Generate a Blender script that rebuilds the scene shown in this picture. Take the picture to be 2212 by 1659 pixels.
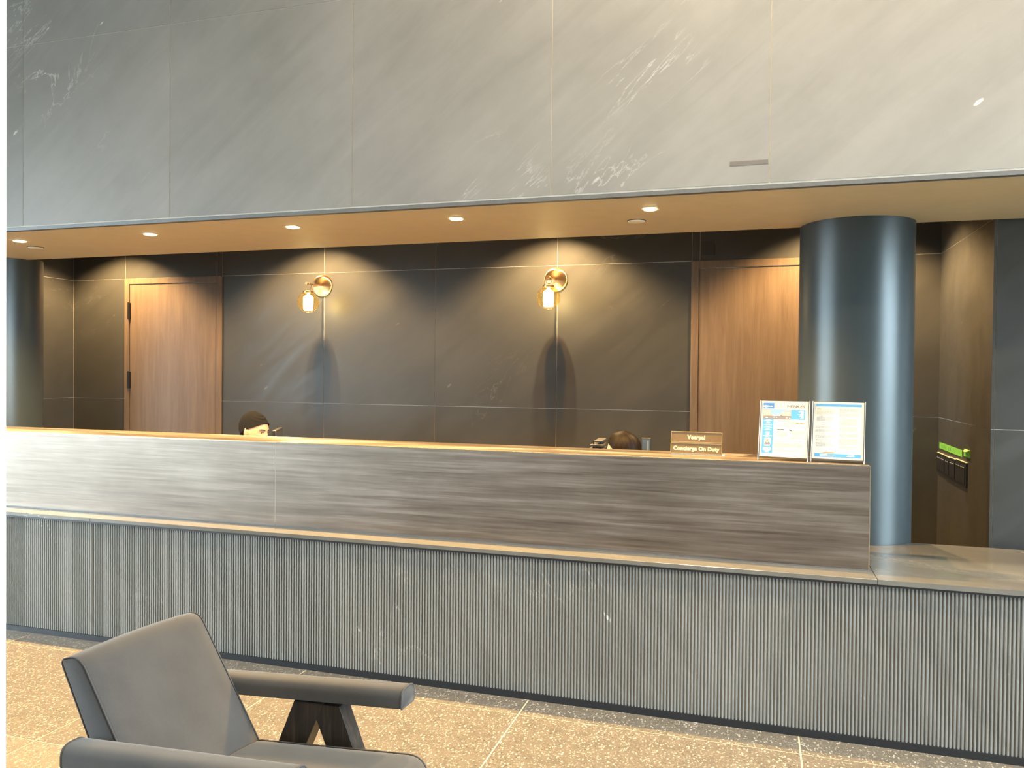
import bpy, bmesh, math, random
from mathutils import Vector, Matrix
R = math.radians
random.seed(7)
for o in list(bpy.data.objects):
    bpy.data.objects.remove(o, do_unlink=True)
scene = bpy.context.scene
COL = scene.collection

# ------------------------------------------------------------------ camera
cam_d = bpy.data.cameras.new('camera')
cam = bpy.data.objects.new('camera', cam_d)
COL.objects.link(cam)
cam_d.sensor_fit = 'HORIZONTAL'
cam_d.sensor_width = 36.0
cam_d.lens = 1724.17 / 2212.0 * 36.0
cam_d.clip_start = 0.02
cx = Vector((0.95568665, 0.29422987, 0.00958165))
cu = Vector((-0.01326833, 0.01053631, 0.99985646))
cf = Vector((-0.29408668, 0.9556766, -0.01397335))
cam.matrix_world = Matrix(((cx.x, cu.x, -cf.x, 0.0), (cx.y, cu.y, -cf.y, 0.0), (cx.z, cu.z, -cf.z, 1.57), (0, 0, 0, 1)))
scene.camera = cam

# ------------------------------------------------------------------ view, world, light
vs = scene.view_settings
vs.view_transform = 'Standard'
vs.look = 'None'
vs.exposure = 1.25
vs.gamma = 1.0
vs.use_curve_mapping = False
scene.cycles.use_denoising = True
scene.cycles.max_bounces = 10
scene.cycles.diffuse_bounces = 5
scene.cycles.glossy_bounces = 5
scene.cycles.transparent_max_bounces = 12
scene.cycles.caustics_reflective = False
scene.cycles.caustics_refractive = False
scene.cycles.sample_clamp_indirect = 6.0

SKY = 13.5            # bright overcast daylight outside the lobby windows
DOWN_W = 125.0        # soffit downlights
WASH_W = 150.0        # lights hidden in the cove over the rear wall
LOBBY_W = 330.0      # lamps in the high lobby ceiling
BULB_W = 15.0
AMBER = (1.0, 0.58, 0.17)

world = bpy.data.worlds.new('sky')
scene.world = world
world.use_nodes = True
bg = world.node_tree.nodes['Background']
bg.inputs[0].default_value = (0.78, 0.91, 1.0, 1)
bg.inputs[1].default_value = SKY

def portal(name, loc, rot, sx, sy):
    l = bpy.data.lights.new(name, 'AREA')
    l.shape = 'RECTANGLE'
    l.size = sx
    l.size_y = sy
    l.cycles.is_portal = True
    o = bpy.data.objects.new(name, l)
    COL.objects.link(o)
    o.location = loc
    o.rotation_euler = rot
    return o
# window openings: left wall x=-9, right wall x=6.5, wall behind the camera y=-6.5
WL = (-9.0, -3.3, 2.8, 0.02, 3.0)
WR = (6.5, -1.0, 3.2, 0.02, 4.9)
portal('window_portal', (WL[0] + .06, (WL[1] + WL[2]) / 2, 1.51), (0, R(-90), 0), 2.98, WL[2] - WL[1])
portal('window_portal', (WR[0] - .06, (WR[1] + WR[2]) / 2, 2.5), (0, R(90), 0), 4.8, WR[2] - WR[1])

# ------------------------------------------------------------------ helpers
def tag(o, label=None, cat=None, group=None, kind=None):
    if label: o['label'] = label
    if cat: o['category'] = cat
    if group: o['group'] = group
    if kind: o['kind'] = kind
    return o

def link(name, me, mat=None, parent=None, smooth=False):
    o = bpy.data.objects.new(name, me)
    COL.objects.link(o)
    if mat: me.materials.append(mat)
    if parent: o.parent = parent
    if smooth:
        for p in me.polygons: p.use_smooth = True
    return o

def empty(name, loc=(0, 0, 0), rz=0.0):
    o = bpy.data.objects.new(name, None)
    o.empty_display_size = .05
    COL.objects.link(o)
    o.location = loc
    o.rotation_euler = (0, 0, rz)
    return o

def frombm(name, bm, mat=None, parent=None, smooth=False):
    bmesh.ops.recalc_face_normals(bm, faces=bm.faces)
    me = bpy.data.meshes.new(name)
    bm.to_mesh(me)
    bm.free()
    return link(name, me, mat, parent, smooth)

def abox(bm, x0, x1, y0, y1, z0, z1, m=None):
    vs = [bm.verts.new((x, y, z)) for x in (x0, x1) for y in (y0, y1) for z in (z0, z1)]
    if m:
        for v in vs: v.co = m @ v.co
    for f in ((0, 1, 3, 2), (4, 6, 7, 5), (0, 4, 5, 1), (2, 3, 7, 6), (0, 2, 6, 4), (1, 5, 7, 3)):
        bm.faces.new([vs[i] for i in f])
    return vs

def box(name, x0, x1, y0, y1, z0, z1, mat, parent=None, bevel=0.0, seg=2):
    bm = bmesh.new()
    abox(bm, x0, x1, y0, y1, z0, z1)
    if bevel:
        bmesh.ops.bevel(bm, geom=bm.edges[:], offset=bevel, segments=seg, affect='EDGES', profile=.5)
    return frombm(name, bm, mat, parent)

def lathe(name, prof, mat, parent=None, n=40, axis='z', loc=(0, 0, 0), smooth=True):
    bm = bmesh.new()
    rings = []
    for r, h in prof:
        ring = []
        for i in range(n):
            a = 2 * math.pi * i / n
            c, s = r * math.cos(a), r * math.sin(a)
            p = (c, s, h) if axis == 'z' else ((c, h, s) if axis == 'y' else (h, c, s))
            ring.append(bm.verts.new((p[0] + loc[0], p[1] + loc[1], p[2] + loc[2])))
        rings.append(ring)
    for a, b in zip(rings, rings[1:]):
        for i in range(n):
            bm.faces.new((a[i], a[(i + 1) % n], b[(i + 1) % n], b[i]))
    if prof[0][0] > 1e-5: bm.faces.new(rings[0])
    if prof[-1][0] > 1e-5: bm.faces.new(rings[-1])
    bmesh.ops.remove_doubles(bm, verts=bm.verts, dist=1e-6)
    o = frombm(name, bm, mat, parent, smooth)
    if smooth:
        mark_sharp(o)
    return o

def mark_sharp(o, ang=35):
    bm = bmesh.new()
    bm.from_mesh(o.data)
    for e in bm.edges:
        if len(e.link_faces) == 2 and e.calc_face_angle(0) > R(ang):
            e.smooth = False
    bm.to_mesh(o.data)
    bm.free()

def tube(name, pts, r, mat, parent=None, n=10, closed=False):
    bm = bmesh.new()
    pts = [Vector(p) for p in pts]
    rings = []
    m = len(pts)
    for i, p in enumerate(pts):
        if closed: t = pts[(i + 1) % m] - pts[i - 1]
        else: t = pts[min(i + 1, m - 1)] - pts[max(i - 1, 0)]
        t.normalize()
        up = Vector((0, 0, 1)) if abs(t.z) < .9 else Vector((1, 0, 0))
        a = t.cross(up).normalized()
        b = t.cross(a)
        rr = r[i] if isinstance(r, (list, tuple)) else r
        rings.append([bm.verts.new(p + a * rr * math.cos(2 * math.pi * k / n) + b * rr * math.sin(2 * math.pi * k / n)) for k in range(n)])
    prs = list(zip(rings, rings[1:]))
    if closed: prs.append((rings[-1], rings[0]))
    for a, b in prs:
        for k in range(n):
            bm.faces.new((a[k], a[(k + 1) % n], b[(k + 1) % n], b[k]))
    if not closed:
        bm.faces.new(rings[0])
        bm.faces.new(rings[-1])
    return frombm(name, bm, mat, parent, True)

# ------------------------------------------------------------------ materials
def newmat(name):
    m = bpy.data.materials.new(name)
    m.use_nodes = True
    nt = m.node_tree
    return m, nt, nt.nodes['Principled BSDF']

def N(nt, t, **kw):
    n = nt.nodes.new(t)
    for k, v in kw.items(): setattr(n, k, v)
    return n

def L(nt, a, b): nt.links.new(a, b)

def mathn(nt, op, a, b=None):
    n = N(nt, 'ShaderNodeMath', operation=op)
    for i, v in enumerate((a, b)):
        if v is None: continue
        if isinstance(v, (int, float)): n.inputs[i].default_value = v
        else: L(nt, v, n.inputs[i])
    return n.outputs[0]

def mixc(nt, fac, a, b, bt='MIX'):
    n = N(nt, 'ShaderNodeMix', data_type='RGBA', blend_type=bt)
    for i, v in ((0, fac), (6, a), (7, b)):
        if isinstance(v, (int, float)): n.inputs[i].default_value = v
        elif isinstance(v, tuple): n.inputs[i].default_value = v if len(v) == 4 else v + (1,)
        else: L(nt, v, n.inputs[i])
    return n.outputs[2]

def coords(nt, scale=(1, 1, 1), rot=(0, 0, 0), kind='Object'):
    tc = N(nt, 'ShaderNodeTexCoord')
    src = tc.outputs[kind]
    if any(rot):                      # turn first, then stretch along the turned axes
        mr = N(nt, 'ShaderNodeMapping')
        mr.inputs['Rotation'].default_value = rot
        L(nt, src, mr.inputs[0])
        src = mr.outputs[0]
    mp = N(nt, 'ShaderNodeMapping')
    mp.inputs['Scale'].default_value = scale
    L(nt, src, mp.inputs[0])
    return mp.outputs[0]

def noise(nt, co, scale, detail=4, rough=.55, dist=0.0):
    n = N(nt, 'ShaderNodeTexNoise')
    n.inputs['Scale'].default_value = scale
    n.inputs['Detail'].default_value = detail
    n.inputs['Roughness'].default_value = rough
    n.inputs['Distortion'].default_value = dist
    L(nt, co, n.inputs['Vector'])
    return n.outputs['Fac']

def ramp(nt, fac, *stops):
    n = N(nt, 'ShaderNodeValToRGB')
    e = n.color_ramp.elements
    while len(e) < len(stops): e.new(.5)
    for el, (p, c) in zip(e, stops):
        el.position = p
        el.color = c if len(c) == 4 else tuple(c) + (1,)
    L(nt, fac, n.inputs[0])
    return n.outputs[0]

def bump(nt, h, strength, dist, bsdf):
    b = N(nt, 'ShaderNodeBump')
    b.inputs['Strength'].default_value = strength
    b.inputs['Distance'].default_value = dist
    L(nt, h, b.inputs['Height'])
    L(nt, b.outputs[0], bsdf.inputs['Normal'])

def plain(name, col, rough=.5, metal=0.0, spec=.5, emit=None, estr=0.0, grain=0.06, gscale=60):
    m, nt, b = newmat(name)
    co = coords(nt)
    f = noise(nt, co, gscale, 3)
    v = ramp(nt, f, (.3, tuple(c * (1 - grain) for c in col)), (.7, tuple(min(1, c * (1 + grain)) for c in col)))
    L(nt, v, b.inputs['Base Color'])
    b.inputs['Roughness'].default_value = rough
    b.inputs['Metallic'].default_value = metal
    b.inputs['Specular IOR Level'].default_value = spec
    if emit:
        b.inputs['Emission Color'].default_value = tuple(emit) + (1,)
        b.inputs['Emission Strength'].default_value = estr
    return m

def stone_mat(name, col, rough=.42, vein=.55, spec=.5, ang=38, horiz=False, fleck=.8, gate=.60):
    """honed dark slate: cloudy tone, diagonal streaks, pale flecks and thin white veins"""
    m, nt, b = newmat(name)
    rot = (0, R(ang), 0) if not horiz else (0, 0, R(ang))
    base = coords(nt)
    st = coords(nt, (.5, 2.6, 3.2) if not horiz else (.5, 3.2, 2.6), rot)
    cloud = noise(nt, base, 1.3, 5, .6)
    streak = noise(nt, st, 2.4, 8, .62, .6)
    k = mathn(nt, 'ADD', mathn(nt, 'MULTIPLY', cloud, .55), mathn(nt, 'MULTIPLY', streak, .45))
    c = ramp(nt, k, (.36, tuple(x * .86 for x in col)), (.5, col), (.64, tuple(x * 1.14 for x in col)))
    # thin veins where a distorted noise crosses its middle
    vn = noise(nt, coords(nt, (.42, 1.5, 1.7) if not horiz else (.42, 1.7, 1.5), rot), 1.5, 7, .62, .9)
    d = mathn(nt, 'ABSOLUTE', mathn(nt, 'SUBTRACT', vn, .5))
    line = ramp(nt, d, (.0, (1, 1, 1)), (.006, (.0, .0, .0)))
    gate = ramp(nt, noise(nt, base, .9, 3, .6), (gate, (0, 0, 0)), (gate + .12, (1, 1, 1)))
    vf = mathn(nt, 'MULTIPLY', mathn(nt, 'MULTIPLY', line, gate), vein)
    # scattered pale flecks, stretched along the grain
    vo = N(nt, 'ShaderNodeTexVoronoi')
    vo.inputs['Scale'].default_value = 4.2
    L(nt, coords(nt, (.55, 1.6, 1.8) if not horiz else (.55, 1.8, 1.6), rot), vo.inputs['Vector'])
    fl = ramp(nt, mathn(nt, 'ADD', vo.outputs['Distance'], mathn(nt, 'MULTIPLY', noise(nt, base, 40, 3), .10)), (.085, (1, 1, 1)), (.115, (0, 0, 0)))
    fg = ramp(nt, noise(nt, base, 2.3, 2), (.52, (0, 0, 0)), (.62, (1, 1, 1)))
    ff = mathn(nt, 'MULTIPLY', mathn(nt, 'MULTIPLY', fl, fg), fleck * .6)
    pale = (min(1, col[0] * 4 + .2), min(1, col[1] * 4 + .2), min(1, col[2] * 4 + .19))
    c = mixc(nt, vf, c, pale)
    c = mixc(nt, ff, c, pale)
    inf = N(nt, 'ShaderNodeObjectInfo')
    var = ramp(nt, inf.outputs['Random'], (0, (.93, .93, .93)), (1, (1.07, 1.07, 1.07)))
    c = mixc(nt, 1.0, c, var, 'MULTIPLY')
    L(nt, c, b.inputs['Base Color'])
    rr = ramp(nt, streak, (.3, (rough - .06,) * 3), (.7, (rough + .08,) * 3))
    L(nt, rr, b.inputs['Roughness'])
    b.inputs['Specular IOR Level'].default_value = spec
    bump(nt, streak, .25, .004, b)
    return m

STONE = stone_mat('slate_fascia_lit', (.222, .220, .215), .50, vein=.28, fleck=1.0)  # slate toned lighter, the lobby daylight put into its colour
STONE_B = stone_mat('slate_rear_shaded', (.051, .049, .044), .42, vein=.22, fleck=.5)  # same slate toned darker, shade of the recess put into its colour
STONE_RIB = stone_mat('slate_ribbed', (.190, .197, .195), .36, vein=.55, ang=-52, fleck=1.0, gate=.56)
STONE_TOP = stone_mat('slate_ledge', (.125, .122, .112), .20, vein=.9, ang=20, horiz=True, fleck=1.4, gate=.56)
GROUT = plain('pale_joint', (.55, .52, .46), .7)
GROUT_F = plain('floor_joint', (.72, .62, .42), .6)
DARK = plain('black_metal', (.018, .020, .024), .42, .3)
DARKTRIM = plain('grey_trim_metal', (.15, .16, .17), .5, .5)
PLASTER = plain('soffit_paint', (.68, .56, .34), .55, grain=.03, gscale=9)
WHITE = plain('white_paint', (.86, .85, .80), .45, grain=.02, gscale=20)
LOBBYW = plain('lobby_wall_paint', (.22, .19, .165), .6, grain=.06, gscale=4)
COLUMN = plain('column_blue_grey_lacquer', (.046, .060, .066), .35, .25, grain=.05, gscale=3)
BRASS = plain('aged_brass', (.78, .49, .22), .28, 1.0, grain=.08, gscale=30)
BLACKP = plain('black_plastic', (.02, .02, .022), .38)
GREYP = plain('grey_plastic', (.07, .065, .06), .35)
PAPER = plain('white_paper', (.55, .545, .53), .6, grain=.01)
CLOTH_DK = plain('black_cloth', (.009, .009, .011), .9, spec=.12, grain=.25, gscale=260)
CLOTH_SHIRT = plain('dark_jacket', (.03, .032, .04), .85, grain=.2, gscale=200)
SKIN = plain('skin', (.62, .36, .23), .5, grain=.05, gscale=40)
SKIN2 = plain('skin_light', (.66, .42, .31), .5, grain=.05, gscale=40)
LIP = plain('lips', (.42, .17, .14), .45)
EYEW = plain('eye_white', (.78, .74, .70), .25)
EYEB = plain('eye_brown', (.03, .016, .01), .15)
BROW = plain('eyebrow', (.035, .02, .012), .8)
BLACKW = None

def metal_counter():
    m, nt, b = newmat('brushed_bronze')
    co = coords(nt, (.9, 9, 26))
    s1 = noise(nt, co, 2.2, 7, .6, .2)
    s2 = noise(nt, coords(nt, (1.2, 8, 190)), 3.0, 5, .6)
    cl = noise(nt, coords(nt, (1, 1, 1.6)), 1.7, 4, .6)
    k = mathn(nt, 'ADD', mathn(nt, 'ADD', mathn(nt, 'MULTIPLY', s1, .5), mathn(nt, 'MULTIPLY', s2, .2)), mathn(nt, 'MULTIPLY', cl, .3))
    c = ramp(nt, k, (.34, (.150, .120, .098)), (.5, (.222, .182, .150)), (.66, (.32, .272, .232)))
    L(nt, c, b.inputs['Base Color'])
    b.inputs['Metallic'].default_value = .92
    L(nt, ramp(nt, s1, (.3, (.36,) * 3), (.7, (.48,) * 3)), b.inputs['Roughness'])
    b.inputs['Anisotropic'].default_value = .6
    bump(nt, s2, .12, .001, b)
    return m
BRONZE = metal_counter()
BRONZE_EDGE = plain('polished_bronze_edge', (.80, .74, .62), .22, 1.0)

def terrazzo():
    m, nt, b = newmat('terrazzo')
    base = coords(nt)
    f = noise(nt, base, 14, 4)
    c = ramp(nt, f, (.3, (.098, .088, .074)), (.7, (.135, .122, .102)))
    for sc, th, colr, st in ((84, .32, (.40, .38, .33), (1, .62, 1)), (150, .28, (.33, .31, .27), (.7, 1, 1)), (60, .25, (.06, .054, .046), (1, 1, 1))):
        vo = N(nt, 'ShaderNodeTexVoronoi')
        vo.inputs['Scale'].default_value = sc
        wob = N(nt, 'ShaderNodeVectorMath', operation='ADD')
        nz = N(nt, 'ShaderNodeTexNoise')
        nz.inputs['Scale'].default_value = sc * 1.3
        L(nt, base, nz.inputs['Vector'])
        scn = N(nt, 'ShaderNodeVectorMath', operation='SCALE')
        scn.inputs['Scale'].default_value = .016
        L(nt, nz.outputs['Color'], scn.inputs[0])
        L(nt, coords(nt, st), wob.inputs[0])
        L(nt, scn.outputs[0], wob.inputs[1])
        L(nt, wob.outputs[0], vo.inputs['Vector'])
        k = ramp(nt, vo.outputs['Distance'], (th - .04, (1, 1, 1)), (th, (0, 0, 0)))
        sel = ramp(nt, vo.outputs['Color'], (.40, (0, 0, 0)), (.46, (1, 1, 1)))
        c = mixc(nt, mathn(nt, 'MULTIPLY', k, sel), c, colr)
    L(nt, c, b.inputs['Base Color'])
    b.inputs['Roughness'].default_value = .38
    return m
TERRAZZO = terrazzo()

def wood_mat(name, dark, mid, light, rough=.45, sc=1.0, axis='z'):
    m, nt, b = newmat(name)
    s = (9 * sc, 9 * sc, .55 * sc) if axis == 'z' else ((.55 * sc, 9 * sc, 9 * sc))
    co = coords(nt, s)
    n1 = noise(nt, co, 2.2, 8, .6, .7)
    n2 = noise(nt, coords(nt, (s[0] * 6, s[1] * 6, s[2] * 3)), 3.5, 5, .6)
    k = mathn(nt, 'ADD', mathn(nt, 'MULTIPLY', n1, .65), mathn(nt, 'MULTIPLY', n2, .35))
    L(nt, ramp(nt, k, (.34, dark), (.5, mid), (.66, light)), b.inputs['Base Color'])
    b.inputs['Roughness'].default_value = rough
    bump(nt, n2, .15, .001, b)
    return m
WOOD = wood_mat('walnut_door', (.124, .080, .049), (.156, .104, .066), (.190, .130, .084))
BLACKW = wood_mat('black_stained_oak', (.008, .007, .007), (.018, .015, .013), (.05, .043, .037), .42, 2.2)

def fabric_mat():
    m, nt, b = newmat('charcoal_upholstery')
    co = coords(nt)
    w = noise(nt, co, 700, 2, .7)
    cl = noise(nt, co, 5, 5, .65)
    k = mathn(nt, 'ADD', mathn(nt, 'MULTIPLY', w, .45), mathn(nt, 'MULTIPLY', cl, .55))
    L(nt, ramp(nt, k, (.35, (.027, .029, .033)), (.65, (.048, .049, .052))), b.inputs['Base Color'])
    b.inputs['Roughness'].default_value = .92
    b.inputs['Sheen Weight'].default_value = .18
    b.inputs['Sheen Roughness'].default_value = .5
    bump(nt, w, .35, .001, b)
    return m
FABRIC = fabric_mat()
PIPING = plain('charcoal_piping', (.045, .047, .052), .85, grain=.2, gscale=400)

def glass_thin(name, tint, gloss=.12, rough=.02, haze=0.0):
    m = bpy.data.materials.new(name)
    m.use_nodes = True
    nt = m.node_tree
    nt.nodes.clear()
    out = N(nt, 'ShaderNodeOutputMaterial')
    tr = N(nt, 'ShaderNodeBsdfTransparent')
    tr.inputs[0].default_value = tuple(tint) + (1,)
    gl = N(nt, 'ShaderNodeBsdfGlossy')
    gl.inputs['Roughness'].default_value = rough
    fr = N(nt, 'ShaderNodeLayerWeight')
    fr.inputs[0].default_value = .25
    k = mathn(nt, 'MINIMUM', mathn(nt, 'MULTIPLY', fr.outputs[1], gloss * 2), .14)
    mx = N(nt, 'ShaderNodeMixShader')
    L(nt, k, mx.inputs[0])
    L(nt, tr.outputs[0], mx.inputs[1])
    L(nt, gl.outputs[0], mx.inputs[2])
    res = mx.outputs[0]
    if haze:
        tl = N(nt, 'ShaderNodeBsdfTranslucent')
        tl.inputs[0].default_value = (1, .72, .30, 1)
        m2 = N(nt, 'ShaderNodeMixShader')
        m2.inputs[0].default_value = haze
        L(nt, res, m2.inputs[1])
        L(nt, tl.outputs[0], m2.inputs[2])
        res = m2.outputs[0]
    L(nt, res, out.inputs[0])
    return m
GLOBE = glass_thin('amber_globe_glass', (.76, .64, .38), gloss=.06, rough=.2, haze=.018)
ACRYLIC = glass_thin('clear_acrylic', (.985, .99, .99))
PANE = glass_thin('window_glass', (.94, .97, .97))

def emitm(name, col, s):
    m = bpy.data.materials.new(name)
    m.use_nodes = True
    nt = m.node_tree
    nt.nodes.clear()
    out = N(nt, 'ShaderNodeOutputMaterial')
    e = N(nt, 'ShaderNodeEmission')
    e.inputs[0].default_value = tuple(col) + (1,)
    e.inputs[1].default_value = s
    L(nt, e.outputs[0], out.inputs[0])
    return m
LENS = emitm('lit_lens', (1, .80, .42), 9)
BULB = emitm('lit_bulb', (1, .86, .55), 22)

# ------------------------------------------------------------------ floor
XL, XR, YB, YF, ZC = -9.0, 6.5, -6.5, 6.0, 5.6
floor = tag(box('floor', XL - .2, XR + .2, YB - .2, YF + .2, -.15, -.0015, GROUT_F), 'polished terrazzo floor with brass-coloured joints', 'floor', kind='structure')
fx = [-8.95, -7.73, -6.52, -5.30, -4.085, -2.894, -2.245, -1.032, .191, 1.41, 2.63, 3.85, 5.07, 6.45]
fy = [-6.45, -5.42, -4.53, -3.64, -2.747, -1.854, -.961, -.068, .825, 1.718, 2.611, 3.504, 4.39, 5.28, 5.98]
g = .0034
for j in range(len(fy) - 1):
    for i in range(len(fx) - 1):
        box('floor_tile', fx[i] + g, fx[i + 1] - g, fy[j] + g * .8, fy[j + 1] - g * .8, -.02, 0, TERRAZZO, floor)
tag(box('ground', -60, 60, -60, 60, -.6, -.35, plain('pavement', (.28, .28, .28), .8)), 'grey pavement outside the lobby windows', 'pavement', kind='structure')

# ------------------------------------------------------------------ lobby shell outside the frame
def win_wall(name, axis, pos, a0, a1, w0, w1, z0, z1, out, n, label, wn):
    """wall with one big opening and a mullioned window in it"""
    bm = bmesh.new()
    t0, t1 = (pos, pos + out) if out > 0 else (pos + out, pos)
    def B(p0, p1, q0, q1):
        if axis == 'x': abox(bm, t0, t1, p0, p1, q0, q1)
        else: abox(bm, p0, p1, t0, t1, q0, q1)
    B(a0, w0, 0, ZC); B(w1, a1, 0, ZC); B(w0, w1, 0, z0); B(w0, w1, z1, ZC)
    tag(frombm(name, bm, LOBBYW), label, 'wall', kind='structure')
    w = tag(empty(wn, (0, 0, 0)), 'tall lobby window with dark mullions in the ' + label, 'window', kind='structure')
    mid = (t0 + t1) / 2
    st = (w1 - w0) / n
    def F(nm, p0, p1, q0, q1, th, mat):
        if axis == 'x': box(nm, mid - th, mid + th, p0, p1, q0, q1, mat, w)
        else: box(nm, p0, p1, mid - th, mid + th, q0, q1, mat, w)
    for i in range(n + 1):
        x = w0 + i * st
        F('mullion', max(w0, x - .03), min(w1, x + .03), z0, z1, .04, DARK)
    for z in (z0 + .03, 2.3, z1 - .03):
        F('transom', w0, w1, z - .03, z + .03, .035, DARK)
    for i in range(n):
        F('pane', w0 + i * st + .02, w0 + (i + 1) * st - .02, z0 + .02, z1 - .02, .003, PANE)
win_wall('wall_left', 'x', XL, YB, YF, WL[1], WL[2], WL[3], WL[4], -.2, 5, 'left lobby wall', 'window_1')
win_wall('wall_right', 'x', XR, YB, YF, WR[1], WR[2], WR[3], WR[4], .2, 3, 'right lobby wall', 'window_2')
tag(box('wall_rear', XL - .2, XR + .2, YB - .2, YB, 0, ZC, LOBBYW), 'plain lobby wall opposite the desk', 'wall', kind='structure')
ceil = tag(box('ceiling', XL, XR, YB, 3.95, ZC, ZC + .2, WHITE), 'high white lobby ceiling', 'ceiling', kind='structure')

# warm lamps in the high ceiling of the lobby
def lobby_lamp(x, y):
    t = tag(empty('ceiling_lamp', (x, y, ZC)), 'round warm lamp in the high lobby ceiling', 'lamp', 'lamps in the high lobby ceiling')
    lathe('housing', [(.13, 0), (.13, -.06), (.11, -.06), (.11, -.02), (0, -.02)], DARK, t)
    lathe('lens', [(.109, -.045), (0, -.045)], LENS, t)
    l = bpy.data.lights.new('lamp_light', 'SPOT')
    l.energy = LOBBY_W
    l.color = (1, .78, .50)
    l.spot_size = R(150)
    l.spot_blend = .8
    l.shadow_soft_size = .1
    o = bpy.data.objects.new('lamp_light', l)
    COL.objects.link(o)
    o.parent = t
    o.location = (0, 0, -.08)
for x in (-.4, 1.6, 3.6):
    for y in ((2.7,) if x < 0 else (2.7,)):
        lobby_lamp(x, y)
for x in (-4.5, -.5, 3.0):
    lobby_lamp(x, -1.5)

# ------------------------------------------------------------------ slate bulkhead over the desk
YFA = 3.65
ZS = 2.382
fas = tag(box('wall_front', XL, XR, YFA + .002, YFA + .30, ZS + .018, ZC, GROUT), 'tall bulkhead wall of grey slate slabs above the desk', 'wall', kind='structure')
sx = [XL, -8.30, -7.26, -6.22, -5.18, -4.141, -3.102, -1.985, -.941, .037, 1.08, 2.12, 3.16, 4.20, 5.24, XR]
for i in range(len(sx) - 1):
    for z0, z1 in ((ZS + .024, 3.462), (3.462, 4.54), (4.54, ZC)):
        box('slate_slab', sx[i] + .0020, sx[i + 1] - .0020, YFA, YFA + .013, z0 + .0016, z1 - .0016, STONE, fas)
tag(box('trim_1', XL, XR, YFA - .004, YFA + .03, ZS - .002, ZS + .016, DARKTRIM), 'thin grey metal trim along the bulkhead bottom edge', 'trim', kind='structure')
YE = 4.66
soffit = tag(box('ceiling', XL, XR, YFA + .02, YE, ZS, ZS + .12, PLASTER), 'low amber-lit soffit over the reception desk', 'ceiling', kind='structure')
tag(box('ceiling', XL, XR, YFA + .28, YF + .02, 3.06, 3.16, PLASTER), 'raised cove ceiling behind the soffit', 'ceiling', kind='structure')
tape = tag(box('tape_patch', -.129, .031, YFA - .0012, YFA - .0002, 2.489, 2.508, plain('taupe_tape', (.135, .120, .112), .6)), 'small taupe tape patch on the slate bulkhead', 'tape')

# ------------------------------------------------------------------ rear wall of the recess
rear = tag(box('wall_back', -6.19, 1.19, YF + .002, YF + .2, 0, 3.1, GROUT), 'shaded slate wall behind the reception desk', 'wall', kind='structure')
bx = [-5.589, -4.534, -3.518, -2.502, -1.487, -.473, .557]
def slab(par, x0, x1, z0, z1, mat=STONE_B, y=YF):
    box('slate_slab', x0 + .0018, x1 - .0018, y, y + .014, z0 + .0018, z1 - .0018, mat, par)
for x0, x1 in ((-6.19, -5.589), (-4.534, -3.518), (-3.518, -2.502), (-2.502, -1.487), (-1.487, -.473), (.557, 1.19)):
    slab(rear, x0, x1, 0, 1.297)
    slab(rear, x0, x1, 1.297, 2.402)
    slab(rear, x0, x1, 2.402, 3.06)
for x0, x1 in ((-5.589, -4.592), (-4.592, -4.534), (-.473, -.415), (-.415, .557)):
    slab(rear, x0, x1, 2.402, 3.06)

def side_wall(name, xa, sgn, label):
    """side return of the recess and the wall that closes it towards the lobby; xa = inner face"""
    w = tag(box(name, min(xa + sgn * .002, xa + sgn * .3), max(xa + sgn * .002, xa + sgn * .3), 4.74, YF + .2, 0, 3.1, GROUT), label, 'wall', kind='structure')
    for z0, z1 in ((0, 1.297), (1.297, 2.402), (2.402, 3.06)):
        a, b_ = sorted((xa, xa + sgn * .013))
        box('slate_slab', a, b_, 4.736, YF - .001, z0 + .0018, z1 - .0018, STONE_B, w)
    return w
side_wall('wall_side_right', 1.172, 1, 'slate side wall with the switches')
side_wall('wall_side_left', -6.19, -1, 'slate side wall beside the hinged door')
def return_wall(name, x0, x1, label):
    w = tag(box(name, x0, x1, 4.738, 4.95, 0, 3.1, GROUT), label, 'wall', kind='structure')
    n = max(1, round((x1 - x0) / 1.03))
    for i in range(n):
        a, b_ = x0 + (x1 - x0) * i / n, x0 + (x1 - x0) * (i + 1) / n
        for z0, z1 in ((0, 1.297), (1.297, 2.402), (2.402, 3.06)):
            box('slate_slab', a + .0018, b_ - .0018, 4.736, 4.749, z0 + .0018, z1 - .0018, STONE_B, w)
return_wall('wall_return_right', 1.186, XR, 'slate wall facing the lobby right of the switches')
return_wall('wall_return_left', XL, -6.204, 'slate wall facing the lobby beyond the far column')

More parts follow.
